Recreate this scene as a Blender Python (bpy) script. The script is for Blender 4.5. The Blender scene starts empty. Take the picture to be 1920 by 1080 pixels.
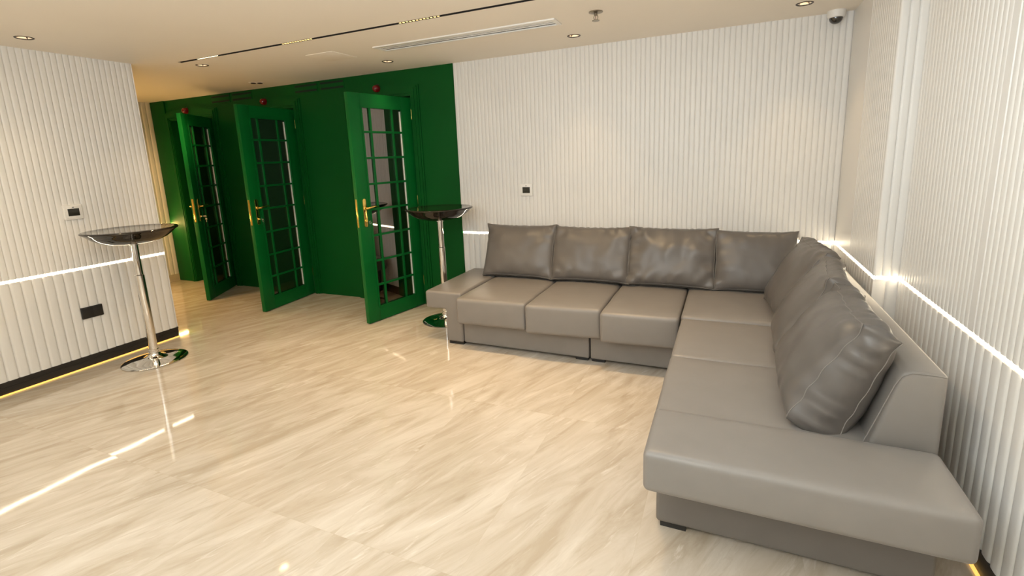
import bpy, bmesh, math, random
from mathutils import Vector, Matrix, noise
random.seed(7)
S = bpy.context.scene
COL = S.collection
PI = math.pi

# ---------------------------------------------------------------- dimensions (metres)
CEIL = 2.487          # ceiling height
YB = 4.375            # back wall
XL = -4.765           # near left wall
YLC = 2.7665          # far end of the near left wall
XF = -7.257           # far left wall, end of the passage
XC = 0.774            # left face of the column in the right corner
YC = 3.25             # front face of that column
XR = 0.891            # right wall
XG = -2.506           # where the green part of the back wall ends
ZLED = 0.818          # height of the light line in the walls
YREAR = -3.0
XS = -2.8             # nothing special: centre of the room

# ---------------------------------------------------------------- materials
def nt(name):
    m = bpy.data.materials.new(name); m.use_nodes = True
    return m, m.node_tree, m.node_tree.nodes['Principled BSDF']

def simple(name, col, rough=0.5, metal=0.0, spec=0.5, bump=0.0, bscale=40.0, coat=0.0, var=0.0, vscale=3.0):
    m, t, b = nt(name)
    b.inputs['Base Color'].default_value = (*col, 1)
    b.inputs['Roughness'].default_value = rough
    b.inputs['Metallic'].default_value = metal
    b.inputs['Specular IOR Level'].default_value = spec
    b.inputs['Coat Weight'].default_value = coat
    tc = t.nodes.new('ShaderNodeTexCoord')
    if bump > 0:
        n = t.nodes.new('ShaderNodeTexNoise'); n.inputs['Scale'].default_value = bscale; n.inputs['Detail'].default_value = 4
        bp = t.nodes.new('ShaderNodeBump'); bp.inputs['Strength'].default_value = bump; bp.inputs['Distance'].default_value = 0.002
        t.links.new(tc.outputs['Object'], n.inputs['Vector'])
        t.links.new(n.outputs['Fac'], bp.inputs['Height']); t.links.new(bp.outputs['Normal'], b.inputs['Normal'])
    if var > 0:
        n2 = t.nodes.new('ShaderNodeTexNoise'); n2.inputs['Scale'].default_value = vscale
        hs = t.nodes.new('ShaderNodeMix'); hs.data_type = 'RGBA'
        hs.inputs['A'].default_value = (*[c * (1 - var) for c in col], 1); hs.inputs['B'].default_value = (*[min(1, c * (1 + var)) for c in col], 1)
        t.links.new(tc.outputs['Object'], n2.inputs['Vector']); t.links.new(n2.outputs['Fac'], hs.inputs['Factor'])
        t.links.new(hs.outputs['Result'], b.inputs['Base Color'])
    return m

def emit(name, col, strength):
    m, t, b = nt(name)
    b.inputs['Base Color'].default_value = (*col, 1)
    b.inputs['Emission Color'].default_value = (*col, 1)
    b.inputs['Emission Strength'].default_value = strength
    return m

M = {}
M['wall_white'] = simple('white_satin_panel', (.775, .755, .72), .42, var=.03, vscale=2)
M['plain_wall'] = simple('plain_painted_wall', (.78, .75, .71), .6)
M['ceiling'] = simple('ceiling_paint', (.87, .80, .70), .75, var=.03, vscale=1.2)
M['green'] = simple('green_paint', (.0015, .076, .011), .5, spec=.16, bump=.06, bscale=60, var=.08)
M['green_door'] = simple('green_gloss_paint', (.0015, .110, .018), .38, spec=.2, bump=.05, bscale=30, var=.08)
M['black'] = simple('black_plastic', (.012, .011, .010), .4)
M['black_skirting'] = simple('black_skirting_metal', (.018, .015, .012), .35)
M['beige_skirting'] = simple('beige_stone_skirting', (.62, .54, .42), .3)
M['white_plastic'] = simple('white_plastic', (.82, .80, .76), .35)
M['dark_slot'] = simple('dark_void', (.010, .009, .008), .8)
M['vent_dark'] = simple('vent_shadow_gap', (.03, .027, .024), .8)
M['green_slot'] = simple('slot_void', (.002, .012, .004), .8)
M['chrome'] = simple('chrome', (.78, .76, .73), .06, metal=1)
M['brass'] = simple('polished_brass', (.95, .66, .18), .16, metal=1)
M['sprinkler'] = simple('dull_nickel', (.30, .26, .20), .28, metal=1)
M['bronze'] = simple('bronze_ring', (.030, .017, .009), .35)
M['gold'] = simple('gold_reflector', (.75, .5, .22), .2, metal=1)
M['gloss_black'] = simple('gloss_black_acrylic', (.012, .008, .006), .05, spec=.55)
M['red'] = simple('red_lens', (.17, .003, .006), .15, coat=.3)
M['screen'] = simple('dark_screen', (.022, .022, .016), .15)
M['dome'] = simple('smoked_dome', (.010, .008, .006), .05, coat=1)
M['bead'] = simple('pale_glazing_bead', (.80, .80, .74), .25)
M['booth'] = simple('booth_lining', (.02, .05, .022), .7)
M['thread'] = simple('seam_thread', (.20, .185, .17), .6)
M['led'] = emit('led_line_warm_white', (1, .85, .62), 19)
M['led_far'] = emit('led_line_warm_amber', (1, .60, .20), 150)
M['led_gold'] = emit('led_line_amber', (1, .57, .13), 1.25)
M['lamp'] = emit('lamp_warm', (1, .84, .6), 4)
M['lamp_dim'] = emit('lamp_module_glow', (1, .72, .28), 2.0)

def leather(name, col, rough=.40):
    m, t, b = nt(name)
    tc = t.nodes.new('ShaderNodeTexCoord')
    v = t.nodes.new('ShaderNodeTexVoronoi'); v.inputs['Scale'].default_value = 420; v.feature = 'DISTANCE_TO_EDGE'
    n = t.nodes.new('ShaderNodeTexNoise'); n.inputs['Scale'].default_value = 9; n.inputs['Detail'].default_value = 3
    ad = t.nodes.new('ShaderNodeMath'); ad.operation = 'MULTIPLY_ADD'; ad.inputs[1].default_value = .25
    bp = t.nodes.new('ShaderNodeBump'); bp.inputs['Strength'].default_value = .16; bp.inputs['Distance'].default_value = .002
    t.links.new(tc.outputs['Object'], v.inputs['Vector']); t.links.new(tc.outputs['Object'], n.inputs['Vector'])
    t.links.new(v.outputs['Distance'], ad.inputs[0]); t.links.new(n.outputs['Fac'], ad.inputs[2])
    t.links.new(ad.outputs[0], bp.inputs['Height']); t.links.new(bp.outputs['Normal'], b.inputs['Normal'])
    mx = t.nodes.new('ShaderNodeMix'); mx.data_type = 'RGBA'
    mx.inputs['A'].default_value = (*[c * .93 for c in col], 1); mx.inputs['B'].default_value = (*[c * 1.07 for c in col], 1)
    t.links.new(n.outputs['Fac'], mx.inputs['Factor']); t.links.new(mx.outputs['Result'], b.inputs['Base Color'])
    b.inputs['Roughness'].default_value = rough; b.inputs['Specular IOR Level'].default_value = .45
    return m
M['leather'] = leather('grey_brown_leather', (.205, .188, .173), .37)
M['leather_pillow'] = leather('grey_brown_leather_shaded', (.118, .107, .098), .35)  # same leather darkened: the cushions' shade is put into the colour
M['leather_dark'] = leather('grey_leather_base_shaded', (.150, .136, .122), .5)  # leather darkened for the shadow below the armrest overhang

# glass of the booth doors: dark, strongly mirroring
def make_glass():
    m = bpy.data.materials.new('reflective_door_glass'); m.use_nodes = True
    t = m.node_tree; t.nodes.clear()
    o = t.nodes.new('ShaderNodeOutputMaterial'); mx = t.nodes.new('ShaderNodeMixShader')
    g = t.nodes.new('ShaderNodeBsdfGlossy'); g.inputs['Roughness'].default_value = .01; g.inputs['Color'].default_value = (.9, .86, .82, 1)
    tr = t.nodes.new('ShaderNodeBsdfTransparent'); tr.inputs['Color'].default_value = (.36, .27, .20, 1)
    mx.inputs[0].default_value = .26
    t.links.new(tr.outputs[0], mx.inputs[1]); t.links.new(g.outputs[0], mx.inputs[2]); t.links.new(mx.outputs[0], o.inputs[0])
    return m
M['glass'] = make_glass()

# polished cream stone tiles
def make_floor_mat():
    m, t, b = nt('polished_cream_stone_tiles')
    N = t.nodes.new; Lk = t.links.new
    tc = N('ShaderNodeTexCoord')
    sep = N('ShaderNodeSeparateXYZ'); Lk(tc.outputs['Object'], sep.inputs[0])
    def math_(op, a, bv=None, c=None):
        n = N('ShaderNodeMath'); n.operation = op
        for i, x in enumerate((a, bv, c)):
            if x is None: continue
            if isinstance(x, (int, float)): n.inputs[i].default_value = x
            else: Lk(x, n.inputs[i])
        return n.outputs[0]
    PX, PY, OX, OY = .606, 1.245, -2.706, 1.345
    fx = math_('DIVIDE', math_('SUBTRACT', sep.outputs[0], OX), PX)
    fy = math_('DIVIDE', math_('SUBTRACT', sep.outputs[1], OY), PY)
    ix, iy = math_('FLOOR', fx), math_('FLOOR', fy)
    rx, ry = math_('FRACT', fx), math_('FRACT', fy)
    cid = N('ShaderNodeCombineXYZ'); Lk(ix, cid.inputs[0]); Lk(iy, cid.inputs[1])
    wn = N('ShaderNodeTexWhiteNoise'); wn.noise_dimensions = '3D'; Lk(cid.outputs[0], wn.inputs['Vector'])
    # vein coordinates: shifted per tile, running at about 66 degrees to the long walls
    off = N('ShaderNodeVectorMath'); off.operation = 'MULTIPLY_ADD'
    Lk(wn.outputs['Color'], off.inputs[0]); off.inputs[1].default_value = (1.5, 1.5, 0); Lk(tc.outputs['Object'], off.inputs[2])
    rot = N('ShaderNodeVectorRotate'); rot.rotation_type = 'Z_AXIS'; rot.inputs['Angle'].default_value = math.radians(-66)
    Lk(off.outputs[0], rot.inputs['Vector'])
    def streak(sx, sy, detail, dist, lo, hi, rough=.6):
        mp = N('ShaderNodeVectorMath'); mp.operation = 'MULTIPLY'; mp.inputs[1].default_value = (sx, sy, 1)
        Lk(rot.outputs[0], mp.inputs[0])
        n = N('ShaderNodeTexNoise'); n.inputs['Scale'].default_value = 1; n.inputs['Detail'].default_value = detail
        n.inputs['Distortion'].default_value = dist; n.inputs['Roughness'].default_value = rough
        Lk(mp.outputs[0], n.inputs['Vector'])
        r = N('ShaderNodeMapRange'); r.inputs['From Min'].default_value = lo; r.inputs['From Max'].default_value = hi
        Lk(n.outputs['Fac'], r.inputs['Value'])
        return r.outputs['Result']
    s1 = streak(1.5, 7.0, 7, 1.1, .32, .72)
    s2 = streak(3.2, 26, 6, .9, .56, .74)
    s3 = streak(2.4, 16, 5, 1.6, .60, .72)
    def mix(f, a, bcol):
        n = N('ShaderNodeMix'); n.data_type = 'RGBA'
        Lk(f, n.inputs['Factor'])
        for k, x in (('A', a), ('B', bcol)):
            if isinstance(x, tuple): n.inputs[k].default_value = (*x, 1)
            else: Lk(x, n.inputs[k])
        return n.outputs['Result']
    c = mix(s1, (.44, .365, .275), (.645, .585, .505))
    c = mix(math_('MULTIPLY', s2, .62), c, (.39, .315, .23))
    c = mix(math_('MULTIPLY', s3, .50), c, (.76, .715, .65))
    # grout
    dx = math_('MULTIPLY', math_('MINIMUM', rx, math_('SUBTRACT', 1.0, rx)), PX)
    dy = math_('MULTIPLY', math_('MINIMUM', ry, math_('SUBTRACT', 1.0, ry)), PY)
    d = math_('MINIMUM', dx, dy)
    g = math_('LESS_THAN', d, .0011)
    c = mix(math_('MULTIPLY', g, .30), c, (.45, .38, .28))
    Lk(c, b.inputs['Base Color'])
    # every tile lies a touch out of level and dips at its edges
    geo = N('ShaderNodeNewGeometry')
    ce = N('ShaderNodeVectorMath'); ce.operation = 'SUBTRACT'; Lk(wn.outputs['Color'], ce.inputs[0]); ce.inputs[1].default_value = (.5, .5, .5)
    sc = N('ShaderNodeVectorMath'); sc.operation = 'MULTIPLY'; sc.inputs[1].default_value = (.010, .010, 0); Lk(ce.outputs[0], sc.inputs[0])
    ed = N('ShaderNodeCombineXYZ')
    def edge(r, p):
        # signed lip next to a tile edge
        a = math_('SUBTRACT', r, .5)
        pw = math_('POWER', math_('ABSOLUTE', math_('MULTIPLY', a, 2.0)), p)
        return math_('MULTIPLY', math_('MULTIPLY', math_('SIGN', a), pw), .012)
    Lk(edge(rx, 9.0), ed.inputs[0]); Lk(edge(ry, 16.0), ed.inputs[1])
    n3 = N('ShaderNodeTexNoise'); n3.inputs['Scale'].default_value = 5.0; n3.inputs['Detail'].default_value = 1; Lk(tc.outputs['Object'], n3.inputs['Vector'])
    c3 = N('ShaderNodeVectorMath'); c3.operation = 'SUBTRACT'; Lk(n3.outputs['Color'], c3.inputs[0]); c3.inputs[1].default_value = (.5, .5, .5)
    s4 = N('ShaderNodeVectorMath'); s4.operation = 'MULTIPLY'; s4.inputs[1].default_value = (.006, .006, 0); Lk(c3.outputs[0], s4.inputs[0])
    a1 = N('ShaderNodeVectorMath'); Lk(geo.outputs['Normal'], a1.inputs[0]); Lk(sc.outputs[0], a1.inputs[1])
    a2 = N('ShaderNodeVectorMath'); Lk(a1.outputs[0], a2.inputs[0]); Lk(ed.outputs[0], a2.inputs[1])
    a3 = N('ShaderNodeVectorMath'); Lk(a2.outputs[0], a3.inputs[0]); Lk(s4.outputs[0], a3.inputs[1])
    nm = N('ShaderNodeVectorMath'); nm.operation = 'NORMALIZE'; Lk(a3.outputs[0], nm.inputs[0])
    Lk(nm.outputs[0], b.inputs['Normal'])
    b.inputs['Roughness'].default_value = .055
    b.inputs['Specular IOR Level'].default_value = .62
    return m
M['floor'] = make_floor_mat()

# ---------------------------------------------------------------- helpers
def tag(o, label=None, cat=None, group=None, kind=None):
    if label: o['label'] = label
    if cat: o['category'] = cat
    if group: o['group'] = group
    if kind: o['kind'] = kind
    return o

def empty(name, loc=(0, 0, 0), rotz=0.0, label=None, cat=None, group=None):
    o = bpy.data.objects.new(name, None); COL.objects.link(o)
    o.location = loc; o.rotation_euler = (0, 0, rotz); o.empty_display_size = .1
    return tag(o, label, cat, group)

def obj(name, bm, mat, parent=None, smooth=True, angle=40):
    me = bpy.data.meshes.new(name)
    bmesh.ops.recalc_face_normals(bm, faces=bm.faces)
    for f in bm.faces: f.smooth = smooth
    if smooth:
        lim = math.radians(angle)
        for e in bm.edges:
            if len(e.link_faces) == 2 and e.calc_face_angle(0) > lim: e.smooth = False
    bm.to_mesh(me); bm.free()
    mats = mat if isinstance(mat, (list, tuple)) else [mat]
    for x in mats: me.materials.append(x)
    o = bpy.data.objects.new(name, me); COL.objects.link(o)
    if parent: o.parent = parent
    return o

def box(bm, x0, x1, y0, y1, z0, z1, bevel=0.0, seg=2, mi=0):
    vs = [bm.verts.new(p) for p in ((x0, y0, z0), (x1, y0, z0), (x1, y1, z0), (x0, y1, z0), (x0, y0, z1), (x1, y0, z1), (x1, y1, z1), (x0, y1, z1))]
    fs = [bm.faces.new([vs[i] for i in q]) for q in ((3, 2, 1, 0), (4, 5, 6, 7), (0, 1, 5, 4), (1, 2, 6, 5), (2, 3, 7, 6), (3, 0, 4, 7))]
    for f in fs: f.material_index = mi
    if bevel > 0:
        es = list({e for f in fs for e in f.edges})
        bmesh.ops.bevel(bm, geom=es, offset=bevel, segments=seg, profile=.6, affect='EDGES')

def lathe(bm, prof, seg=48, c=(0, 0, 0), axis='Z', mi=0):
    rings = []
    def P(r, h, a):
        u, v = r * math.cos(a), r * math.sin(a)
        if axis == 'Z': return (c[0] + u, c[1] + v, c[2] + h)
        if axis == 'Y': return (c[0] + u, c[1] + h, c[2] + v)
        return (c[0] + h, c[1] + u, c[2] + v)
    for r, h in prof:
        if r < 1e-6: rings.append([bm.verts.new(P(0, h, 0))])
        else: rings.append([bm.verts.new(P(r, h, 2 * PI * i / seg)) for i in range(seg)])
    for a, b in zip(rings, rings[1:]):
        for i in range(seg):
            j = (i + 1) % seg
            if len(a) == 1 and len(b) == 1: continue
            if len(a) == 1: f = bm.faces.new((a[0], b[i], b[j]))
            elif len(b) == 1: f = bm.faces.new((a[i], a[j], b[0]))
            else: f = bm.faces.new((a[i], a[j], b[j], b[i]))
            f.material_index = mi

def tube(bm, pts, r, seg=8, cyclic=False, caps=True):
    pts = [Vector(p) for p in pts]; n = len(pts)
    rr = r if isinstance(r, (list, tuple)) else [r] * n
    rings = []; up0 = None
    for i, p in enumerate(pts):
        a = pts[(i - 1) % n] if (cyclic or i > 0) else p
        b = pts[(i + 1) % n] if (cyclic or i < n - 1) else p
        t = (b - a).normalized()
        if up0 is None: up0 = Vector((0, 0, 1)) if abs(t.z) < .9 else Vector((1, 0, 0))
        s = t.cross(up0)
        if s.length < 1e-6: s = t.orthogonal()
        s.normalize(); u = s.cross(t).normalized(); up0 = u
        rings.append([bm.verts.new(p + rr[i] * (math.cos(2 * PI * k / seg) * s + math.sin(2 * PI * k / seg) * u)) for k in range(seg)])
    rng = range(n) if cyclic else range(n - 1)
    for i in rng:
        a, b = rings[i], rings[(i + 1) % n]
        for k in range(seg): bm.faces.new((a[k], a[(k + 1) % seg], b[(k + 1) % seg], b[k]))
    if caps and not cyclic:
        bm.faces.new(rings[0]); bm.faces.new(rings[-1][::-1])

def prism(bm, poly, axis, a, b, bevel=0.0, seg=4):
    """Extrude a closed 2-D outline along an axis. axis 'X': outline is (y,z); 'Y': (x,z); 'Z': (x,y)."""
    def P(q, h):
        return {'X': (h, q[0], q[1]), 'Y': (q[0], h, q[1]), 'Z': (q[0], q[1], h)}[axis]
    A = [bm.verts.new(P(q, a)) for q in poly]; B = [bm.verts.new(P(q, b)) for q in poly]
    n = len(poly)
    fs = [bm.faces.new(A), bm.faces.new(B[::-1])]
    for i in range(n): fs.append(bm.faces.new((A[i], B[i], B[(i + 1) % n], A[(i + 1) % n])))
    bmesh.ops.recalc_face_normals(bm, faces=fs)
    if bevel > 0:
        bmesh.ops.bevel(bm, geom=list({e for f in fs for e in f.edges}), offset=bevel, segments=seg, profile=.5, affect='EDGES', clamp_overlap=True)

def soft_box(bm, x0, x1, y0, y1, z0, z1, r=.03, puff_top=0.0, puff_front=0.0, warp=None, n=12):
    """Upholstered block: rounded edges, a crowned top, a slightly full front (-Y)."""
    off = [0, .1, .3, .6, 1.0]
    def axis(a, b):
        rr = min(r, (b - a) * .49)
        left = [a + rr * o for o in off]; right = [b - rr * o for o in reversed(off)]
        mid = [a + rr + (b - a - 2 * rr) * i / n for i in range(1, n)]
        return left + mid + right
    X, Y, Z = axis(x0, x1), axis(y0, y1), axis(z0, z1)
    rx, ry, rz = min(r, (x1 - x0) * .49), min(r, (y1 - y0) * .49), min(r, (z1 - z0) * .49)
    cx, cy, cz = (x0 + x1) / 2, (y0 + y1) / 2, (z0 + z1) / 2
    cache = {}
    def V(p):
        k = tuple(round(q, 6) for q in p)
        if k in cache: return cache[k]
        inner = Vector((max(x0 + rx, min(x1 - rx, p[0])), max(y0 + ry, min(y1 - ry, p[1])), max(z0 + rz, min(z1 - rz, p[2]))))
        d = Vector(p) - inner
        q = inner + (d.normalized() * min(rx, ry, rz) if d.length > 1e-9 else Vector())
        u, v, w = (q.x - cx) / (x1 - x0) * 2, (q.y - cy) / (y1 - y0) * 2, (q.z - cz) / (z1 - z0) * 2
        if w > 0: q.z += puff_top * max(0, 1 - u ** 4) * max(0, 1 - v ** 4) * w
        if v < 0: q.y -= puff_front * max(0, 1 - u ** 4) * max(0, 1 - w ** 2) * -v
        if warp: q = warp(q, u, v, w)
        cache[k] = bm.verts.new(q)
        return cache[k]
    def face(A, B, f):
        for i in range(len(A) - 1):
            for j in range(len(B) - 1):
                vs = [V(f(A[i], B[j])), V(f(A[i + 1], B[j])), V(f(A[i + 1], B[j + 1])), V(f(A[i], B[j + 1]))]
                if len(set(vs)) == 4: bm.faces.new(vs)
    for z in (z0, z1): face(X, Y, lambda a, b: (a, b, z))
    for y in (y0, y1): face(X, Z, lambda a, b: (a, y, b))
    for x in (x0, x1): face(Y, Z, lambda a, b: (x, a, b))

def fluted(bm, p0, p1, normal, z0, z1, pitch, depth, flat=()):
    """Vertical slatted panel from p0 to p1; flute crowns lie on the line p0-p1. flat = spans (metres) left plain."""
    p0, p1, nrm = Vector(p0), Vector(p1), Vector(normal)
    L = (p1 - p0).length; t = (p1 - p0) / L
    prof = [(0, 0), (.06, .55), (.14, .86), (.26, .98), (.5, 1), (.74, .98), (.86, .86), (.94, .55)]
    pts = []; s = 0.0
    while s < L - 1e-6:
        fl = next((f for f in flat if f[0] <= s + pitch * .5 < f[1]), None)
        if fl:
            e = min(fl[1], L)
            pts += [(s, 0), (s + .004, 1), (e - .004, 1)]; s = e; continue
        for u, h in prof:
            if s + u * pitch <= L: pts.append((s + u * pitch, h))
        s += pitch
    pts.append((L, 0))
    prev = None
    for s, h in pts:
        q = p0 + t * s + nrm * (depth * (h - 1))
        a, b = bm.verts.new((q.x, q.y, z0)), bm.verts.new((q.x, q.y, z1))
        c, d = bm.verts.new((q.x, q.y, z0)), None
        bm.verts.remove(c)
        if prev: bm.faces.new((prev[0], a, b, prev[1]))
        prev = (a, b)
    # top and bottom closing lips towards the wall behind
    return

def quad(bm, pts, mi=0):
    f = bm.faces.new([bm.verts.new(p) for p in pts]); f.material_index = mi; return f

# ---------------------------------------------------------------- setting
# floor
bm = bmesh.new(); box(bm, XF - .3, XR + .3, YREAR - .2, YB + 1.4, -.10, 0)
tag(obj('floor', bm, M['floor'], smooth=False), kind='structure')

# ceiling with holes for the recessed lamps and the light track
DL = [(-4.39, 1.905), (-4.37, 3.13), (-2.95, 3.945), (-1.16, 3.972), (.42, 3.98)]
HOLES = [(x - .03, x + .03, y - .03, y + .03) for x, y in DL]
TRK = (-4.40, 1.3, 2.938, 2.962)
HOLES.append(TRK)
xs = sorted({XF - .3, XR + .3} | {h[0] for h in HOLES} | {h[1] for h in HOLES})
ys = sorted({YREAR - .2, YB + 1.4} | {h[2] for h in HOLES} | {h[3] for h in HOLES})
xs = [x for x in xs if x <= XR + .3]
TRK = (TRK[0], XR + .3, TRK[2], TRK[3]); HOLES[-1] = TRK
bm = bmesh.new()
vc = {}
def cv(x, y):
    if (x, y) not in vc: vc[(x, y)] = bm.verts.new((x, y, CEIL))
    return vc[(x, y)]
for i in range(len(xs) - 1):
    for j in range(len(ys) - 1):
        mx, my = (xs[i] + xs[i + 1]) / 2, (ys[j] + ys[j + 1]) / 2
        if any(h[0] < mx < h[1] and h[2] < my < h[3] for h in HOLES): continue
        bm.faces.new((cv(xs[i], ys[j]), cv(xs[i], ys[j + 1]), cv(xs[i + 1], ys[j + 1]), cv(xs[i + 1], ys[j])))
r = bmesh.ops.extrude_face_region(bm, geom=list(bm.faces))
bmesh.ops.translate(bm, vec=(0, 0, .08), verts=[v for v in r['geom'] if isinstance(v, bmesh.types.BMVert)])
ceil = tag(obj('ceiling', bm, M['ceiling'], smooth=False), kind='structure')
bm = bmesh.new(); box(bm, XF - .3, XR + .3, YREAR - .2, YB + 1.4, CEIL + .081, CEIL + .12)
obj('ceiling_slab', bm, M['plain_wall'], ceil, smooth=False)

def wall(name, boxes, mat):
    bm = bmesh.new()
    for b in boxes: box(bm, *b)
    return tag(obj(name, bm, mat, smooth=False), kind='structure')

D = .012   # flute depth
PU, PL = .040, .064
ZS = .100  # foot of the fluted panels
LT = .011  # half height of the light line groove

def panels(parent, p0, p1, n, flat_u=(), upper=True, lower=True, zb=ZS, zt=CEIL):
    if upper:
        bm = bmesh.new(); fluted(bm, p0, p1, n, ZLED + LT, zt, PU, .0075, flat_u)
        obj('fluted_panel', bm, M['wall_white'], parent, angle=50)
    if lower:
        bm = bmesh.new(); fluted(bm, p0, p1, n, zb, ZLED - LT, PL, D)
        obj('fluted_panel', bm, M['wall_white'], parent, angle=50)

# near left wall (a white block ending at a corner)
wl = wall('wall_left', [(XL - .9, XL - D, YREAR, YLC, 0, CEIL)], M['plain_wall'])
panels(wl, (XL, YREAR, 0), (XL, YLC, 0), (1, 0, 0))
bm = bmesh.new(); box(bm, XL - D, XL - .003, YLC - .004, YLC, ZS, CEIL); obj('corner_trim', bm, M['wall_white'], wl, smooth=False)
# far left wall at the end of the passage
wf = wall('wall_far_left', [(XF - .2, XF - D, YLC - .6, YB + .1, 0, CEIL)], M['plain_wall'])
panels(wf, (XF, YLC, 0), (XF, YB, 0), (1, 0, 0), upper=False, lower=False)
bm = bmesh.new(); fluted(bm, (XF, YLC, 0), (XF, YB, 0), (1, 0, 0), ZLED + LT, CEIL, PL, D); obj('fluted_panel', bm, M['wall_white'], wf, angle=50)
bm = bmesh.new(); fluted(bm, (XF, YLC, 0), (XF, YB, 0), (1, 0, 0), ZS, ZLED - LT, PL, D); obj('fluted_panel', bm, M['wall_white'], wf, angle=50)
wall('wall_passage', [(XF - .2, XL - .9, YLC - .2, YLC, 0, CEIL)], M['plain_wall'])
wall('baseboard_far_left', [(XF - D, XF + .004, YLC, YB, 0, ZS)], M['beige_skirting'])
# back wall, white fluted part
wb = wall('wall_back', [(XG, XR + .1, YB + .0141, YB + .16, 0, CEIL)], M['plain_wall'])
panels(wb, (XG, YB, 0), (XC + .02, YB, 0), (0, -1, 0))
# column in the right corner: left face and front face
wc = wall('wall_column', [(XC + .0141, XR + .3, YC + .0141, YB + .014, 0, CEIL)], M['plain_wall'])
panels(wc, (XC, YB + .02, 0), (XC, YC, 0), (-1, 0, 0), flat_u=((0, .54),))
panels(wc, (XC, YC, 0), (XR + .02, YC, 0), (0, -1, 0))
# right wall
wr = wall('wall_right', [(XR + .0141, XR + .3, YREAR, YC + .014, 0, CEIL)], M['plain_wall'])
panels(wr, (XR, YC + .02, 0), (XR, YREAR, 0), (-1, 0, 0), flat_u=((YC + .02 - 2.40, YC + .02 - 2.335),))
wall('wall_rear', [(XF - .2, XR + .3, YREAR - .15, YREAR, 0, CEIL)], M['plain_wall'])
# skirtings under the fluted panels
wall('baseboard_left', [(XL - D + .0005, XL - .006, YREAR, YLC, .0, ZS), (XL - D + .0005, XL - .002, YREAR, YLC, .050, .058), (XL - D + .0005, XL + .001, YREAR, YLC, ZS - .016, ZS)], M['black_skirting'])
wall('baseboard_right', [(XR + .006, XR + .014, YREAR, YC, 0, ZS), (XR - .001, XR + .014, YREAR, YC, ZS - .03, ZS)], M['black_skirting'])
wall('baseboard_back', [(XG, XC, YB + .010, YB + .014, 0, ZS)], M['black_skirting'])

# green part of the back wall with three booth openings
HINGE = [-6.066, -4.648, -3.020]
OW, OH = .82, 2.225
bm = bmesh.new()
edges_x = [XF - .014]
for h in HINGE: edges_x += [h - OW, h]
edges_x.append(XG)
for i in range(0, len(edges_x), 2): box(bm, edges_x[i], edges_x[i + 1], YB, YB + .12, 0, CEIL)
for h in HINGE: box(bm, h - OW, h, YB, YB + .12, OH, CEIL)
wg = tag(obj('wall_green', bm, M['green'], smooth=False), kind='structure')
for h in HINGE:
    bm = bmesh.new()
    x0, x1, y0, y1 = h - OW - .05, h + .05, YB + .12, YB + 1.05
    box(bm, x0 - .03, x0, y0, y1, 0, OH + .08); box(bm, x1, x1 + .03, y0, y1, 0, OH + .08)
    box(bm, x0 - .03, x1 + .03, y1, y1 + .03, 0, OH + .08); box(bm, x0 - .03, x1 + .03, y0, y1 + .03, OH + .08, OH + .11)
    obj('booth_lining', bm, M['booth'], wg, smooth=False)
# the green pier left of the first opening stands proud
bm = bmesh.new(); box(bm, XF + .002, -6.965, YB - .02, YB, 0, CEIL, .003); obj('pier_facing', bm, M['green'], wg)

# arched architraves
def architrave(k, h):
    bm = bmesh.new()
    x0, x1 = h - OW, h
    for a, b, dpt in ((.0, .105, .012), (.012, .085, .022), (.030, .055, .030)):
        for sgn, xx in ((-1, x0), (1, x1)):
            q = sorted((xx + sgn * a, xx + sgn * b))
            box(bm, q[0], q[1], YB - dpt, YB, 0, OH + a)
        # head with a shallow arch
        n = 16; top = []; bot = []
        for i in range(n + 1):
            t = i / n; xx = (x0 - b) + (x1 - x0 + 2 * b) * t
            zz = OH + .06 + (b - .03) * .6 + .062 * (1 - (2 * t - 1) ** 2)
            top.append((xx, zz)); bot.append((xx, OH + a))
        poly = bot + top[::-1]
        prism(bm, poly, 'Y', YB - dpt, YB)
    tag(obj('trim_%d' % k, bm, M['green'], smooth=False), kind='structure')
for k, h in enumerate(HINGE): architrave(k + 1, h)

# ---------------------------------------------------------------- light lines
def led_run(name, pts, mat, label, group=None):
    """glowing strip with an aluminium bed, along wall runs [(p0,p1,normal),...]"""
    root = empty(name, (0, 0, 0), 0, label, 'led strip', group)
    bm = bmesh.new(); bm2 = bmesh.new()
    for (a, b, nn) in pts:
        a, b, nn = Vector(a), Vector(b), Vector(nn)
        for target, d0, d1, hz in ((bm, .009, .003, .0078), (bm2, .0135, .0085, LT)):
            q = [a - nn * d0, b - nn * d0, b - nn * d1, a - nn * d1]
            x0, x1 = min(p.x for p in q), max(p.x for p in q); y0, y1 = min(p.y for p in q), max(p.y for p in q)
            box(target, x0, x1, y0, y1, ZLED - hz, ZLED + hz)
    obj('diffuser', bm, M[mat or 'led'], root, smooth=False)
    obj('channel', bm2, M['white_plastic'], root, smooth=False)
    return root
led_run('led_light_strip', [((XL, YREAR, 0), (XL, YLC - .004, 0), (1, 0, 0))], 0, 'bright led line running across the near left fluted wall behind the bar table')
led_run('led_light_strip', [((XF, YLC, 0), (XF, YB - .03, 0), (1, 0, 0)), ((XF, YLC + .0132, 0), (XL - .95, YLC + .0132, 0), (0, 1, 0))], 'led_far', 'led line in the far left passage wall, mostly hidden by the bar table top, with an added unseen run')  # second run is unseen, added to light the passage ceiling
led_run('led_light_strip', [((XG + .01, YB, 0), (XC, YB, 0), (0, -1, 0))], 0, 'led line in the back wall beside the green wall and behind the back cushions')
led_run('led_light_strip', [((XC, YB - .004, 0), (XC, YC + .0, 0), (-1, 0, 0)), ((XC, YC, 0), (XR, YC, 0), (0, -1, 0)), ((XR, YC - .004, 0), (XR, YREAR, 0), (-1, 0, 0))], 0,
        'bright led line stepping around the corner column and along the right wall')
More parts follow.
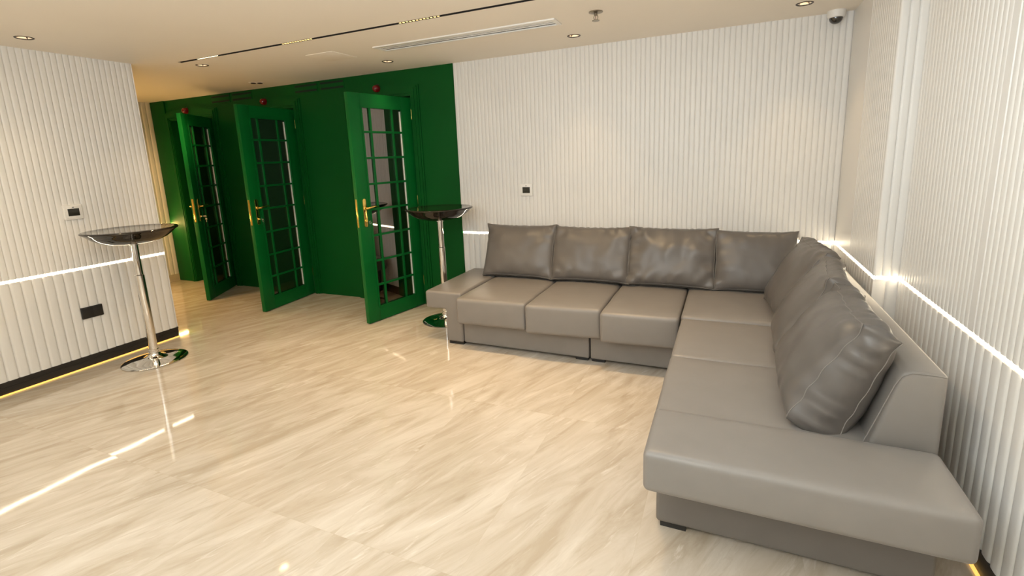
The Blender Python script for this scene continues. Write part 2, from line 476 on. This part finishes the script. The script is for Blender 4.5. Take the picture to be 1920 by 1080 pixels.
for nm, x0, x1, y1, lab in (('toe_kick_light', XL - .011, XL + .004, YLC, 'thin amber light line on the floor at the foot of the left wall'),
                            ('toe_kick_light', XR - .004, XR + .011, YC, 'amber light line on the floor at the foot of the right wall behind the sofa')):
    bm = bmesh.new(); box(bm, x0, x1, YREAR, y1, 0.0005, .009)
    tag(obj(nm, bm, M['led_gold'], smooth=False), lab, 'led strip')

# ---------------------------------------------------------------- camera
cam_d = bpy.data.cameras.new('camera'); cam = bpy.data.objects.new('camera', cam_d); COL.objects.link(cam)
R = ((0.9157251321576095, 0.39983993882054747, -0.039692639858153946), (-0.3997456260220902, 0.8965855789848345, -0.19062458926548864), (-0.04063147562094549, 0.19042668636619675, 0.9808602144589486))
rt, fw, up = (Vector(r) for r in R)
m4 = Matrix.Identity(4)
for i in range(3):
    m4[i][0] = rt[i]; m4[i][1] = up[i]; m4[i][2] = -fw[i]
m4.translation = (0, 0, 1.566)
cam.matrix_world = m4
cam_d.sensor_width = 36; cam_d.lens = 912.7 / 1920 * 36; cam_d.shift_y = -68.2 / 1920; cam_d.clip_start = .02
S.camera = cam

# ---------------------------------------------------------------- doors
def door(k, hx, tip, lab):
    hy = YB - .012
    t = Vector((tip[0] - hx, tip[1] - hy)); ang = math.atan2(t.y, t.x)
    root = empty('door_%d' % k, (hx, hy, .008), ang, lab, 'door'); root['kind'] = 'structure'
    # local: x from hinge (0) to lock edge (W); the face seen from the room is +Y
    W, Hh, T = t.length, 2.195, .046
    g0, g1, z0, z1 = W - .640, W - .142, .140, 2.072
    bm = bmesh.new()
    box(bm, 0, g0, -T, 0, 0, Hh, .003); box(bm, g1, W, -T, 0, 0, Hh, .003)
    box(bm, g0, g1, -T + .0005, -.0005, 0, z0); box(bm, g0, g1, -T + .0005, -.0005, z1, Hh)
    # sticking (moulded edge) round the glass
    for f in (0, -T):
        s = 1 if f == 0 else -1
        a, b = sorted((f - s * .012, f + s * .004))
        box(bm, g0 - .012, g0 + .006, a, b, z0 - .012, z1 + .012); box(bm, g1 - .006, g1 + .012, a, b, z0 - .012, z1 + .012)
        box(bm, g0, g1, a, b, z0 - .012, z0 + .006); box(bm, g0, g1, a, b, z1 - .006, z1 + .012)
    obj('leaf', bm, M['green_door'], root, angle=30)
    bm = bmesh.new(); box(bm, g0, g1, -T / 2 - .003, -T / 2 + .003, z0, z1); obj('glass_pane', bm, M['glass'], root, smooth=False)
    bm = bmesh.new()
    for s in (.243, .515):
        x = W - s
        for y0, y1 in ((-T / 2 + .003, -.004), (-T + .004, -T / 2 - .003)): box(bm, x - .010, x + .010, y0, y1, z0, z1, .003)
    for z in (1.845, 1.603, 1.357, 1.112, .858, .605, .360):
        for y0, y1 in ((-T / 2 + .0032, -.0045), (-T + .0045, -T / 2 - .0032)): box(bm, g0, g1, y0, y1, z - .010, z + .010, .003)
    obj('glazing_bars', bm, M['green_door'], root, angle=30)
    bm = bmesh.new(); box(bm, g0 + .007, g0 + .021, -T / 2 + .0028, -T / 2 + .010, z0 + .01, z1 - .02, .002); tag(obj('glazing_bead', bm, M['bead'], root), 'pale strip along the hinge side of the glass')
    # hardware
    hz = 1.09
    bm = bmesh.new(); box(bm, W - .0005, W + .002, -T / 2 - .011, -T / 2 + .011, hz - .135, hz + .135, .002); obj('lock_faceplate', bm, M['brass'], root)
    for side in (1, -1):
        yf = 0 if side == 1 else -T
        px = W - .070
        bm = bmesh.new()
        n = 10; poly = []
        for i in range(n + 1): a = PI * i / n; poly.append((px + .021 * math.cos(a), hz + .115 + .021 * math.sin(a)))
        for i in range(n + 1): a = PI + PI * i / n; poly.append((px + .021 * math.cos(a), hz - .115 + .021 * math.sin(a)))
        a, b = sorted((yf, yf + side * .009))
        prism(bm, poly, 'Y', a, b, .002, 2)
        plate = obj('handle_plate', bm, M['brass'], root)
        bm = bmesh.new()
        lz = hz + .045
        tube(bm, [(px, yf + side * .008, lz), (px, yf + side * .030, lz), (px - .004, yf + side * .046, lz), (px - .018, yf + side * .052, lz + .001), (px - .045, yf + side * .053, lz + .006),
                  (px - .080, yf + side * .052, lz + .012), (px - .112, yf + side * .048, lz + .010), (px - .130, yf + side * .044, lz + .004)], [.011, .010, .010, .010, .009, .0085, .0075, .006], 12)
        lathe(bm, [(.0, .0), (.017, .0), (.017, .006), (.012, .010), (.0, .010)], 20, (px, yf + (.009 if side == 1 else -.019), lz), 'Y')
        obj('lever', bm, M['brass'], plate)
        bm = bmesh.new()
        a, b = sorted((yf + side * .008, yf + side * .016))
        kz = hz - .075
        lathe(bm, [(0, a), (.012, a), (.012, b), (0, b)], 20, (px, 0, kz), 'Y')
        obj('key_cylinder', bm, M['brass'], plate)
        if side == 1:
            bm = bmesh.new()
            box(bm, px - .001, px + .001, yf + .014, yf + .050, kz - .005, kz + .005)
            lathe(bm, [(0, -.0012), (.013, -.0012), (.013, .0012), (0, .0012)], 20, (px, yf + .058, kz), 'X')
            # second key hanging from the ring
            tube(bm, [(px + .012 * math.cos(2 * PI * i / 16), yf + .062, kz - .014 + .012 * math.sin(2 * PI * i / 16)) for i in range(16)], .0012, 6, True)
            lathe(bm, [(0, -.001), (.011, -.001), (.011, .001), (0, .001)], 18, (px - .003, yf + .062, kz - .034), 'X')
            box(bm, px - .004, px - .002, yf + .058, yf + .066, kz - .072, kz - .042)
            obj('key', bm, M['chrome'], plate)
    # hinges
    for z in (.22, 1.10, 1.98):
        bm = bmesh.new(); lathe(bm, [(0, 0), (.006, 0), (.006, .10), (0, .10)], 12, (-.002, -.004, z)); obj('hinge', bm, M['brass'], root)
    return root
door(1, HINGE[0], (-5.68, 3.72), 'farthest green glazed door, leftmost and standing open widest next to the passage')
door(2, HINGE[1], (-4.575, 3.58), 'middle green glazed door standing open between the other two green doors')
door(3, HINGE[2], (-3.17, 3.605), 'nearest green glazed door standing open beside the bar table and sofa')

# red lamps over the doors
for h, lab in ((-6.50, 'red dome lamp above the farthest green door'), (-5.07, 'red dome lamp above the middle green door'), (-3.41, 'red dome lamp above the nearest green door')):
    r = empty('warning_lamp', (h, YB - .03, 2.325), 0, lab, 'lamp', 'red lamps above the green doors')
    bm = bmesh.new(); lathe(bm, [(0, 0), (.052, 0), (.052, -.018), (.046, -.024), (0, -.024)], 32, (0, .0298, 0), 'Y'); obj('lamp_base', bm, M['black'], r)
    bm = bmesh.new(); lathe(bm, [(.038, .008), (.038, -.02)] + [(.038 * math.cos(a * PI / 16), -.02 - .042 * math.sin(a * PI / 16)) for a in range(1, 9)], 32, (0, 0, 0), 'Y'); obj('lens', bm, M['red'], r)
# slotted vents high on the green wall
for x0, lab in ((-6.02, 'pair of slotted air grilles high on the green wall between the far and middle doors'), (-4.59, 'pair of slotted air grilles high on the green wall between the middle and nearest doors')):
    r = empty('wall_vent', (x0, YB, 2.425), 0, lab, 'vent', 'slotted vents on the green wall')
    bm = bmesh.new()
    for a in (0, .385): box(bm, a - .01, a + .335, -.006, 0, -.055, .055, .002)
    obj('grille_plate', bm, M['green'], r)
    for a in (0, .385):
        for z in (.028, -.030):
            bm = bmesh.new(); box(bm, a, a + .325, -.0085, -.004, z - .010, z + .010); obj('slot', bm, M['green_slot'], r, smooth=False)

# ---------------------------------------------------------------- bar tables
def bar_table(x, y, lab):
    r = empty('bar_table', (x, y, 0), 0, lab, 'table', 'black and chrome bar tables')
    bm = bmesh.new()
    lathe(bm, [(0, 0), (.228, 0), (.234, .003), (.234, .006), (.226, .010), (.17, .016), (.10, .026), (.062, .038), (.045, .055), (.040, .070), (.040, .078), (0, .078)], 72)
    obj('base', bm, M['chrome'], r, angle=60)
    bm = bmesh.new()
    lathe(bm, [(0, .076), (.036, .076), (.036, .098), (.0325, .102), (.0325, .74), (.0275, .745), (.0275, .99), (.040, .992), (.040, 1.006), (0, 1.006)], 40)
    obj('post', bm, M['chrome'], r, angle=35)
    bm = bmesh.new()
    lathe(bm, [(0, 1.003), (.08, 1.004), (.14, 1.010), (.19, 1.022), (.235, 1.044), (.262, 1.064), (.282, 1.082), (.300, 1.098), (.314, 1.107), (.320, 1.113), (.318, 1.119), (.310, 1.123), (.29, 1.1225), (.27, 1.119), (.15, 1.117), (0, 1.117)], 96)
    obj('tabletop', bm, M['gloss_black'], r, angle=60)
    return r
bar_table(-4.375, 2.315, 'round black bar table on a chrome post in front of the left fluted wall')
bar_table(-2.505, 3.955, 'round black bar table on a chrome post between the nearest green door and the sofa')

# ---------------------------------------------------------------- sectional sofa
sofa = empty('sectional_sofa', (-.6, 3.4, 0), 0, 'large grey brown leather corner sofa along the back and right walls', 'sofa')
def sp(name, bm, mat=None, parent=None, angle=40):
    o = obj(name, bm, mat or M['leather'], None, angle=angle)
    o.parent = parent or sofa
    if o.parent is sofa: o.matrix_parent_inverse = Matrix.Translation(sofa.location).inverted()
    return o
def wob(amp, sc, seed):
    def f(q, u, v, w):
        nn = noise.noise_vector(Vector((q.x * sc + seed, q.y * sc, q.z * sc)))
        return q + nn * amp
    return f
# bases
bm = bmesh.new(); soft_box(bm, -2.008, -.918, 3.43, 4.30, .025, .235, .012); sp('base', bm, M['leather'])
bm = bmesh.new(); soft_box(bm, -.908, .735, 3.43, 4.30, .025, .235, .012); sp('base', bm, M['leather'])
bm = bmesh.new(); soft_box(bm, -.222, .715, 1.88, 3.428, .025, .335, .016); sp('base', bm, M['leather_dark'])
for a in ((-2.16, -2.02, 3.435), (-1.03, -.93, 3.445), (-.90, -.80, 3.445), (-.205, -.10, 1.892), (.58, .70, 1.892), (-2.16, -2.02, 4.15), (.58, .70, 3.9)):
    bm = bmesh.new(); box(bm, a[0], a[1], a[2], a[2] + .09, 0, .0262, .003); sp('foot', bm, M['black'])
# left armrest: a post with a thick cantilevered top, one piece
bm = bmesh.new()
prism(bm, [(-2.172, .025), (-2.010, .025), (-2.010, .462), (-2.365, .462), (-2.365, .308), (-2.172, .308)], 'Y', 3.415, 4.32, .022, 5)
sp('armrest', bm, M['leather'], angle=60)
# front armrest on the right-hand run
def arm_warp(q, u, v, w):
    return q
bm = bmesh.new(); soft_box(bm, -.248, .730, 1.665, 2.022, .312, .478, .024, .006, .006); sp('armrest', bm)
# seat cushions of the back run (slightly slid forward, each its own amount)
def seat(x0, x1, yf, yb, z0, z1, skew, seed, puff=.012, mat=None):
    cx = (x0 + x1) / 2
    def wf(q, u, v, w):
        k = max(0, min(1, (yb - q.y) / (yb - yf)))
        q = q + Vector((0, skew * (q.x - cx) * k, 0))
        return q + noise.noise_vector(Vector((q.x * 5 + seed, q.y * 5, q.z * 5))) * .0028
    bm = bmesh.new(); soft_box(bm, x0, x1, yf, yb, z0, z1, .026, puff, .008, wf)
    return sp('seat_cushion', bm, mat)
seat(-2.002, -1.392, 3.315, 4.22, .232, .452, .03, 1)
seat(-1.386, -.806, 3.318, 4.22, .222, .452, .09, 2)
seat(-.800, -.262, 3.290, 4.22, .225, .454, .055, 3)
seat(-.256, .56, 3.345, 4.22, .225, .462, .0, 4)
# seats of the right-hand run
seat(-.252, .56, 2.675, 3.342, .232, .450, 0, 5, .008)
seat(-.254, .56, 2.020, 2.675, .232, .452, 0, 6, .008)
# backrests: wedge section
bm = bmesh.new()
prism(bm, [(.490, .30), (.738, .30), (.738, .757), (.622, .757), (.596, .735)], 'Y', 2.045, 4.30, .018, 4)
sp('backrest', bm, angle=60)
bm = bmesh.new()
prism(bm, [(4.10, .30), (4.345, .30), (4.345, .752), (4.225, .752), (4.205, .735)], 'X', -2.01, .60, .018, 4)
sp('backrest', bm, angle=60)
# piping on the end of the right backrest
bm = bmesh.new(); tube(bm, [(.505, 2.048, .44), (.545, 2.0455, .57), (.585, 2.0455, .70), (.603, 2.0455, .736), (.632, 2.0455, .752), (.69, 2.0455, .753), (.732, 2.047, .748)], .0022, 6); sp('piping', bm, M['thread'])

# ---------------------------------------------------------------- loose back cushions
def pillow_mesh(w, h, tc, te, seed, pin=.018, ear=.015, bulge=.02, wr=.005, nu=36, nv=32, ng=10, sag=.0, squash=0.0, fold_k=1.0, kexp=6):
    """Box cushion: crowned front and back, a gathered border between two seams. local x width, y height, z front."""
    bm = bmesh.new(); rnd = random.Random(seed)
    sd = seed * 3.7
    def T(u, v):
        f = (max(0, 1 - abs(u) ** 2.6) * max(0, 1 - abs(v) ** 2.6)) ** .55
        return te + (tc - te) * f
    def wrinkle(u, v, x, y):
        # folds that start at the edge and run inwards
        eu, ev = max(0, (abs(u) - .45) / .55), max(0, (abs(v) - .45) / .55)
        a = math.sin(x * 58 + 3 * noise.noise(Vector((x * 6, y * 4, sd)))) * ev ** 1.5 * (.4 + .6 * noise.noise(Vector((x * 5, sd, 1.5))))
        b = math.sin(y * 58 + 3 * noise.noise(Vector((y * 6, x * 4, sd + 4)))) * eu ** 1.5 * (.4 + .6 * noise.noise(Vector((y * 5, sd, 7.5))))
        c = noise.noise(Vector((x * 7, y * 7, sd))) * 1.1 + .5 * noise.noise(Vector((x * 15, y * 10, sd + 9)))
        d = math.sin((x * math.copysign(1, u * v) + y) * 40 + sd) * (eu * ev) ** .8 * .9
        return wr * (a + b + c * .9 + d)
    def pos(u, v, side):
        x = w / 2 * u * (1 - pin / (w / 2) * (1 - v * v)) ; y = h / 2 * v * (1 - pin / (h / 2) * (1 - u * u))
        k = (abs(u) * abs(v)) ** kexp
        x += math.copysign(ear * k, u); y += math.copysign(ear * k, v)
        y -= sag * (1 - u * u) * (v + 1) / 2
        z = T(u, v) / 2
        # fuller low down
        z *= 1 + squash * (-v)
        z += wrinkle(u, v, x, y) * (1 if side > 0 else .6)
        return Vector((x, y, side * z))
    def edge_spaced(n):
        return [math.sin(PI / 2 * (2 * i / n - 1)) * .35 + (2 * i / n - 1) * .65 for i in range(n + 1)]
    U, Vv = edge_spaced(nu), edge_spaced(nv)
    grids = {}
    for side in (1, -1):
        grids[side] = [[bm.verts.new(pos(u, v, side)) for v in Vv] for u in U]
        g = grids[side]
        for i in range(nu):
            for j in range(nv):
                f = (g[i][j], g[i + 1][j], g[i + 1][j + 1], g[i][j + 1])
                bm.faces.new(f if side == 1 else f[::-1])
    loop = [(i, 0) for i in range(nu)] + [(nu, j) for j in range(nv)] + [(i, nv) for i in range(nu, 0, -1)] + [(0, j) for j in range(nv, 0, -1)]
    fr = [grids[1][i][j] for i, j in loop]; bk = [grids[-1][i][j] for i, j in loop]
    rows = [fr]; n = len(loop)
    for s in range(1, ng):
        t = s / ng; row = []
        for k, (i, j) in enumerate(loop):
            a, b = fr[k].co, bk[k].co
            u, v = U[i], Vv[j]
            d = Vector((0, 0, 0))
            if abs(u) > .999: d.x = math.copysign(1, u)
            if abs(v) > .999: d.y = math.copysign(1, v)
            d.normalize()
            arc = math.sin(PI * t)
            al = u if abs(v) > .999 else v
            fold = math.sin(al * w * 46 + 4 * noise.noise(Vector((al * 4, sd, 2)))) * (.5 + noise.noise(Vector((al * 3, sd, 5)))) * wr * 1.3 * fold_k * arc
            soft = 1 - (abs(u) * abs(v)) ** 8 * .7
            row.append(bm.verts.new(a.lerp(b, t) + d * (arc * bulge * soft + fold * soft)))
        rows.append(row)
    rows.append(bk)
    for r0, r1 in zip(rows, rows[1:]):
        for k in range(n): bm.faces.new((r0[k], r0[(k + 1) % n], r1[(k + 1) % n], r1[k]))
    fpts = [v.co.copy() for v in fr]; bpts = [v.co.copy() for v in bk]
    return bm, fpts, bpts

def pillow(mat4, w, h, tc, te, seed, lab, **kw):
    bm, fp, bp = pillow_mesh(w, h, tc, te, seed, **kw)
    root = empty('back_cushion', (0, 0, 0), 0, lab, 'cushion', 'loose back cushions of the sofa')
    root.matrix_world = mat4
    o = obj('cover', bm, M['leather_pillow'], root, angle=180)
    for pts, s in ((fp, 1), (bp, -1)):
        b2 = bmesh.new()
        tube(b2, [p + Vector((0, 0, s * .0006)) for p in pts], .0021, 6, True)
        obj('seam', b2, M['thread'], root, angle=180)
    return root

def frame(bottom, xdir, lean_dir, lean, h, roll=0.0, yaw=0.0):
    """bottom = centre of the lower edge; leaning back by `lean` towards lean_dir (horizontal)."""
    x = Vector(xdir).normalized(); b = Vector(lean_dir).normalized()
    y = (Vector((0, 0, 1)) * math.cos(lean) + b * math.sin(lean)).normalized()
    z = x.cross(y).normalized()
    m = Matrix.Identity(4)
    for i in range(3): m[i][0] = x[i]; m[i][1] = y[i]; m[i][2] = z[i]
    m = Matrix.Translation(Vector(bottom)) @ m.to_3x3().to_4x4() @ Matrix.Rotation(roll, 4, 'Z') @ Matrix.Translation((0, h / 2, 0))
    return m
BACK = [(-1.755, .675, 1, 0.0, .475, 'leftmost loose back cushion leaning beside the left armrest', .0070),
        (-1.075, .680, 2, .004, .470, 'second loose back cushion from the left along the back wall', .0125),
        (-.405, .680, 3, -.004, .475, 'third loose back cushion from the left, creased near its lower edge', .0150),
        (.215, .560, 4, 0.0, .462, 'fourth cushion along the back wall, its right end behind the corner cushions', .0075)]
for x, w, sd, roll, h, lab, wr_ in BACK:
    pillow(frame((x, 4.055, .472), (1, 0, 0), (0, 1, 0), math.radians(20), h, roll), w, h, .215, .095, sd, lab, pin=.007, ear=.014, bulge=.014, wr=wr_, squash=.10, fold_k=.25)
RIGHT = [(3.60, .50, 11, .386, .462, 22, -.10, .28, .13, 'farthest cushion on the right run, tucked into the corner'),
         (3.01, .52, 12, .376, .450, 23, .10, .29, .135, 'middle cushion on the right run between the corner cushion and the nearest cushion'),
         (2.395, .60, 13, .358, .432, 25, .03, .32, .155, 'nearest and largest looking cushion, next to the front armrest')]
for y, w, sd, xb, h, ln, yaw, tc_, te_, lab in RIGHT:
    pillow(frame((xb, y, .470), (-math.sin(yaw), -math.cos(yaw), 0), (math.cos(yaw), -math.sin(yaw), 0), math.radians(ln), h, 0), w, h, tc_, te_, sd, lab, pin=-.004, ear=-.022, kexp=3, bulge=.034, wr=.008, squash=.22)

# ---------------------------------------------------------------- wall devices
def controller(loc, nrm, lab):
    rz = 0 if nrm == 'Y' else PI / 2
    r = empty('thermostat', loc, rz, lab, 'thermostat', 'thermostats on the fluted walls')
    bm = bmesh.new(); box(bm, -.063, .063, -.014, .014, -.058, .058, .006, 3); obj('frame', bm, M['white_plastic'], r)
    bm = bmesh.new(); box(bm, -.052, .052, -.0165, -.012, -.047, .047, .004, 2); obj('face_plate', bm, M['white_plastic'], r)
    bm = bmesh.new(); box(bm, -.038, .038, -.0180, -.014, -.030, .028, .002); obj('screen', bm, M['screen'], r)
    bm = bmesh.new(); box(bm, -.006, .006, -.0178, -.014, .036, .041); obj('sensor', bm, M['black'], r)
controller((-1.768, YB - .001, 1.250), 'Y', 'small white thermostat with dark screen on the back wall above the sofa')
controller((XL + .001, 2.136, 1.275), 'X', 'small white thermostat with dark screen on the left wall above the bar table')
r = empty('wall_socket', (XL + .001, 2.125, .452), PI / 2, 'black double socket plate low on the left fluted wall', 'socket')
bm = bmesh.new(); box(bm, -.073, .073, -.011, .013, -.047, .047, .003); obj('plate', bm, M['black'], r)
for a in (-.036, .036):
    bm = bmesh.new(); box(bm, a - .032, a + .032, -.0125, -.010, -.040, .040, .002); obj('socket_module', bm, M['black'], r)

# ---------------------------------------------------------------- ceiling fittings
def downlight(x, y, lab):
    r = empty('downlight', (x, y, CEIL), 0, lab, 'ceiling light', 'recessed ceiling downlights')
    bm = bmesh.new(); lathe(bm, [(.036, .030), (.040, .002), (.044, -.003), (.050, -.004), (.053, -.001), (.053, .0)], 40); obj('trim_ring', bm, M['bronze'], r, angle=60)
    bm = bmesh.new(); lathe(bm, [(.036, .030), (.033, .012), (.026, .044), (.0, .044)], 40); obj('reflector', bm, M['gold'], r, angle=60)
    bm = bmesh.new(); lathe(bm, [(0, .018), (.012, .019), (.020, .024), (.023, .032), (.023, .043), (0, .043)], 32); obj('lamp', bm, M['lamp'], r, angle=60)
labs = ['recessed downlight above the near left fluted wall, leftmost on the ceiling', 'recessed downlight beside the left end of the ceiling light track', 'recessed downlight in front of the green wall near its right end',
        'recessed downlight near the sprinkler above the back cushions', 'recessed downlight beside the dome camera in the right corner']
for (x, y), l in zip(DL, labs): downlight(x, y, l)
# light track
tr = empty('track_light', (-4.40, 2.95, CEIL), 0, 'long thin black recessed light track across the ceiling with glowing sections', 'light track')
bm = bmesh.new()
L_ = XR - .0 + 4.40
box(bm, 0, L_, -.012, -.0105, 0, .05); box(bm, 0, L_, .0105, .012, 0, .05); box(bm, 0, L_, -.012, .012, .05, .054); box(bm, -.0, .002, -.012, .012, 0, .05)
box(bm, -.002, L_, -.0165, -.0118, -.0015, .0005); box(bm, -.002, L_, .0118, .0165, -.0015, .0005)
obj('channel', bm, M['dark_slot'], tr, smooth=False)
bm = bmesh.new(); box(bm, .235, .480, -.0100, .0100, -.0005, .045); obj('light_module', bm, emit('lamp_module_bright', (1, .86, .55), 2.2), tr, smooth=False)
for a, b in ((1.22, 1.53), (2.31, 2.64)):
    bm = bmesh.new(); bm2 = bmesh.new()
    n = 12; st = (b - a) / n
    box(bm, a, b, -.0100, .0100, .0005, .045)
    for i in range(n): lathe(bm2, [(0, -.0020), (.0078, -.0012), (.0085, .0), (.0085, .001), (0, .001)], 14, (a + st * (i + .5), 0, .0))
    mod = obj('light_module', bm, M['dark_slot'], tr, smooth=False)
    obj('lens_row', bm2, M['lamp_dim'], mod, smooth=False)
# linear air outlet
av = empty('air_vent', (-1.905, 3.483, CEIL), 0, 'long white slotted air conditioning outlet in the ceiling', 'vent')
bm = bmesh.new()
hw, hd = .775, .085
box(bm, -hw, hw, -hd, -hd + .038, -.010, 0, .003); box(bm, -hw, hw, hd - .022, hd, -.010, 0, .003)
box(bm, -hw, -hw + .03, -hd + .03, hd - .015, -.0095, 0, .003); box(bm, hw - .03, hw, -hd + .03, hd - .015, -.0095, 0, .003)
obj('frame', bm, M['white_plastic'], av)
bm = bmesh.new(); box(bm, -hw + .02, hw - .02, -hd + .03, hd - .015, -.002, -.0004); obj('cavity', bm, M['vent_dark'], av, smooth=False)
for y in (-.012, .026):
    bm = bmesh.new(); box(bm, -hw + .025, hw - .025, y - .009, y + .009, -.0060, -.001, .0015); obj('slat', bm, M['white_plastic'], av)
# sprinkler
sk = empty('fire_sprinkler', (-.845, 3.413, CEIL), 0, 'metal fire sprinkler head hanging from the ceiling beyond the air outlet', 'sprinkler')
bm = bmesh.new(); lathe(bm, [(0, 0), (.046, 0), (.046, -.005), (.030, -.010), (.018, -.012), (0, -.012)], 36); obj('escutcheon', bm, M['sprinkler'], sk)
bm = bmesh.new(); lathe(bm, [(0, -.010), (.011, -.010), (.011, -.024), (0, -.024)], 20)
for s in (-1, 1): tube(bm, [(s * .010, 0, -.022), (s * .014, 0, -.034), (s * .010, 0, -.048), (0, 0, -.054)], .0025, 8)
obj('body', bm, M['sprinkler'], sk)
bm = bmesh.new(); tube(bm, [(0, 0, -.024), (0, 0, -.050)], .0018, 10); tag(obj('bulb', bm, M['red'], sk), 'red glass bulb')
bm = bmesh.new(); lathe(bm, [(0, -.053), (.024, -.054), (.025, -.057), (0, -.057)], 24); obj('deflector', bm, M['sprinkler'], sk)
# twin recessed spot near the green wall
tw = empty('twin_spotlight', (-4.829, 4.065, CEIL), math.radians(38), 'pair of tiny dark ceiling spots side by side above the green doors', 'ceiling light')
bm = bmesh.new(); box(bm, -.075, .075, -.032, .032, -.003, 0, .001); obj('plate', bm, M['ceiling'], tw)
for a in (-.034, .034):
    bm = bmesh.new(); lathe(bm, [(0, -.0032), (.027, -.0032), (.027, -.010), (.020, -.012), (.016, -.006), (0, -.006)], 24, (a, 0, 0)); obj('spot_ring', bm, M['bronze'], tw)
# access panel
bm = bmesh.new(); box(bm, -3.34, -3.045, 3.335, 3.64, CEIL - .004, CEIL, .001)
tag(obj('access_panel', bm, M['ceiling']), 'flush square access panel in the ceiling between the light track and the green wall', 'access panel')
# dome camera
dc = empty('dome_camera', (.655, 4.315, CEIL), 0, 'small white dome security camera with black eye in the ceiling corner', 'camera')
bm = bmesh.new(); lathe(bm, [(0, 0), (.056, 0), (.056, -.030), (.052, -.044), (.046, -.048), (0, -.048)], 40); obj('housing', bm, M['white_plastic'], dc)
bm = bmesh.new(); lathe(bm, [(.043, -.046)] + [(.043 * math.cos(a * PI / 20), -.047 - .042 * math.sin(a * PI / 20)) for a in range(1, 11)], 40); obj('dome', bm, M['dome'], dc)

# ---------------------------------------------------------------- lights
def spot(name, loc, power, col, angle=110, blend=.9, size=.05, aim=None):
    d = bpy.data.lights.new(name, 'SPOT'); d.energy = power; d.color = col; d.spot_size = math.radians(angle); d.spot_blend = blend; d.shadow_soft_size = size
    o = bpy.data.objects.new(name, d); COL.objects.link(o); o.location = loc
    if aim: o.rotation_euler = (Vector(aim) - Vector(loc)).to_track_quat('-Z', 'Y').to_euler()
    return o
def area(name, loc, aim, sx, sy, power, col):
    d = bpy.data.lights.new(name, 'AREA'); d.shape = 'RECTANGLE'; d.size = sx; d.size_y = sy; d.energy = power; d.color = col
    o = bpy.data.objects.new(name, d); COL.objects.link(o); o.location = loc
    o.rotation_euler = (Vector(aim) - Vector(loc)).to_track_quat('-Z', 'Y').to_euler()
    return o
WARM = (1, .69, .36); AMBER = (1, .64, .27); MID = (1, .82, .54); COOL = (.80, .915, 1)
for x, y in DL: spot('downlight_and_fill_beam', (x, y, CEIL - .012), 17 if y > 3.5 else 10, WARM, 78, 1.0, .03)  # beams of the recessed downlights
# track modules
for x, p in ((-4.04, 55), (-3.03, 85), (-1.93, 100), (-.75, 125)): spot('track_beam', (x, 2.95, CEIL - .006), p, WARM, 110, 1.0, .04)
# passage on the left, lit much warmer
spot('downlight_and_fill_beam', (-5.9, 3.25, CEIL - .02), 65, AMBER, 92, 1.0, .05)
spot('downlight_and_fill_beam', (-4.9, 3.22, CEIL - .05), 105, AMBER, 42, 1.0, .05, (-7.25, 4.22, 1.15))  # unseen spot added to brighten the far panel, no fitting here
# added unseen fill lights: warm over the left half, neutral over the right
for x, y, p in ((-3.3, .9, 10), (-3.4, -.9, 20)):
    area('fill_light', (x, y, CEIL - .02), (x, y, 0), .9, .9, p, MID)
for x, y, p in ((-.4, 1.9, 12), (-.7, .2, 7), (-1.6, .7, 12)):
    area('fill_light', (x, y, CEIL - .02), (x, y, 0), 1.1, 1.1, p, COOL)
area('fill_light', (-.3, -2.4, 2.1), (-.9, 3.2, .9), 2.4, .9, 8, COOL)  # added fills from behind the camera, this and the next
area('fill_light', (-1.9, -1.1, 2.25), (.8, 1.9, .6), 1.2, .8, 31, (.78, .90, 1))
# unseen lamp added near the camera, bouncing light off the ceiling
area('bounce_lamp', (-.5, -.6, 1.7), (-.6, -.2, 3.0), .7, .7, 108, COOL)

w = bpy.data.worlds.new('world'); S.world = w; w.use_nodes = True
w.node_tree.nodes['Background'].inputs[0].default_value = (.9, .92, 1, 1); w.node_tree.nodes['Background'].inputs[1].default_value = .05
S.view_settings.view_transform = 'Standard'; S.view_settings.look = 'None'; S.view_settings.gamma = 1; S.view_settings.exposure = -0.12
S.view_settings.use_curve_mapping = False
S.cycles.max_bounces = 10; S.cycles.diffuse_bounces = 6; S.cycles.glossy_bounces = 5; S.cycles.transparent_max_bounces = 12
S.cycles.use_denoising = True
S.cycles.sample_clamp_indirect = 6
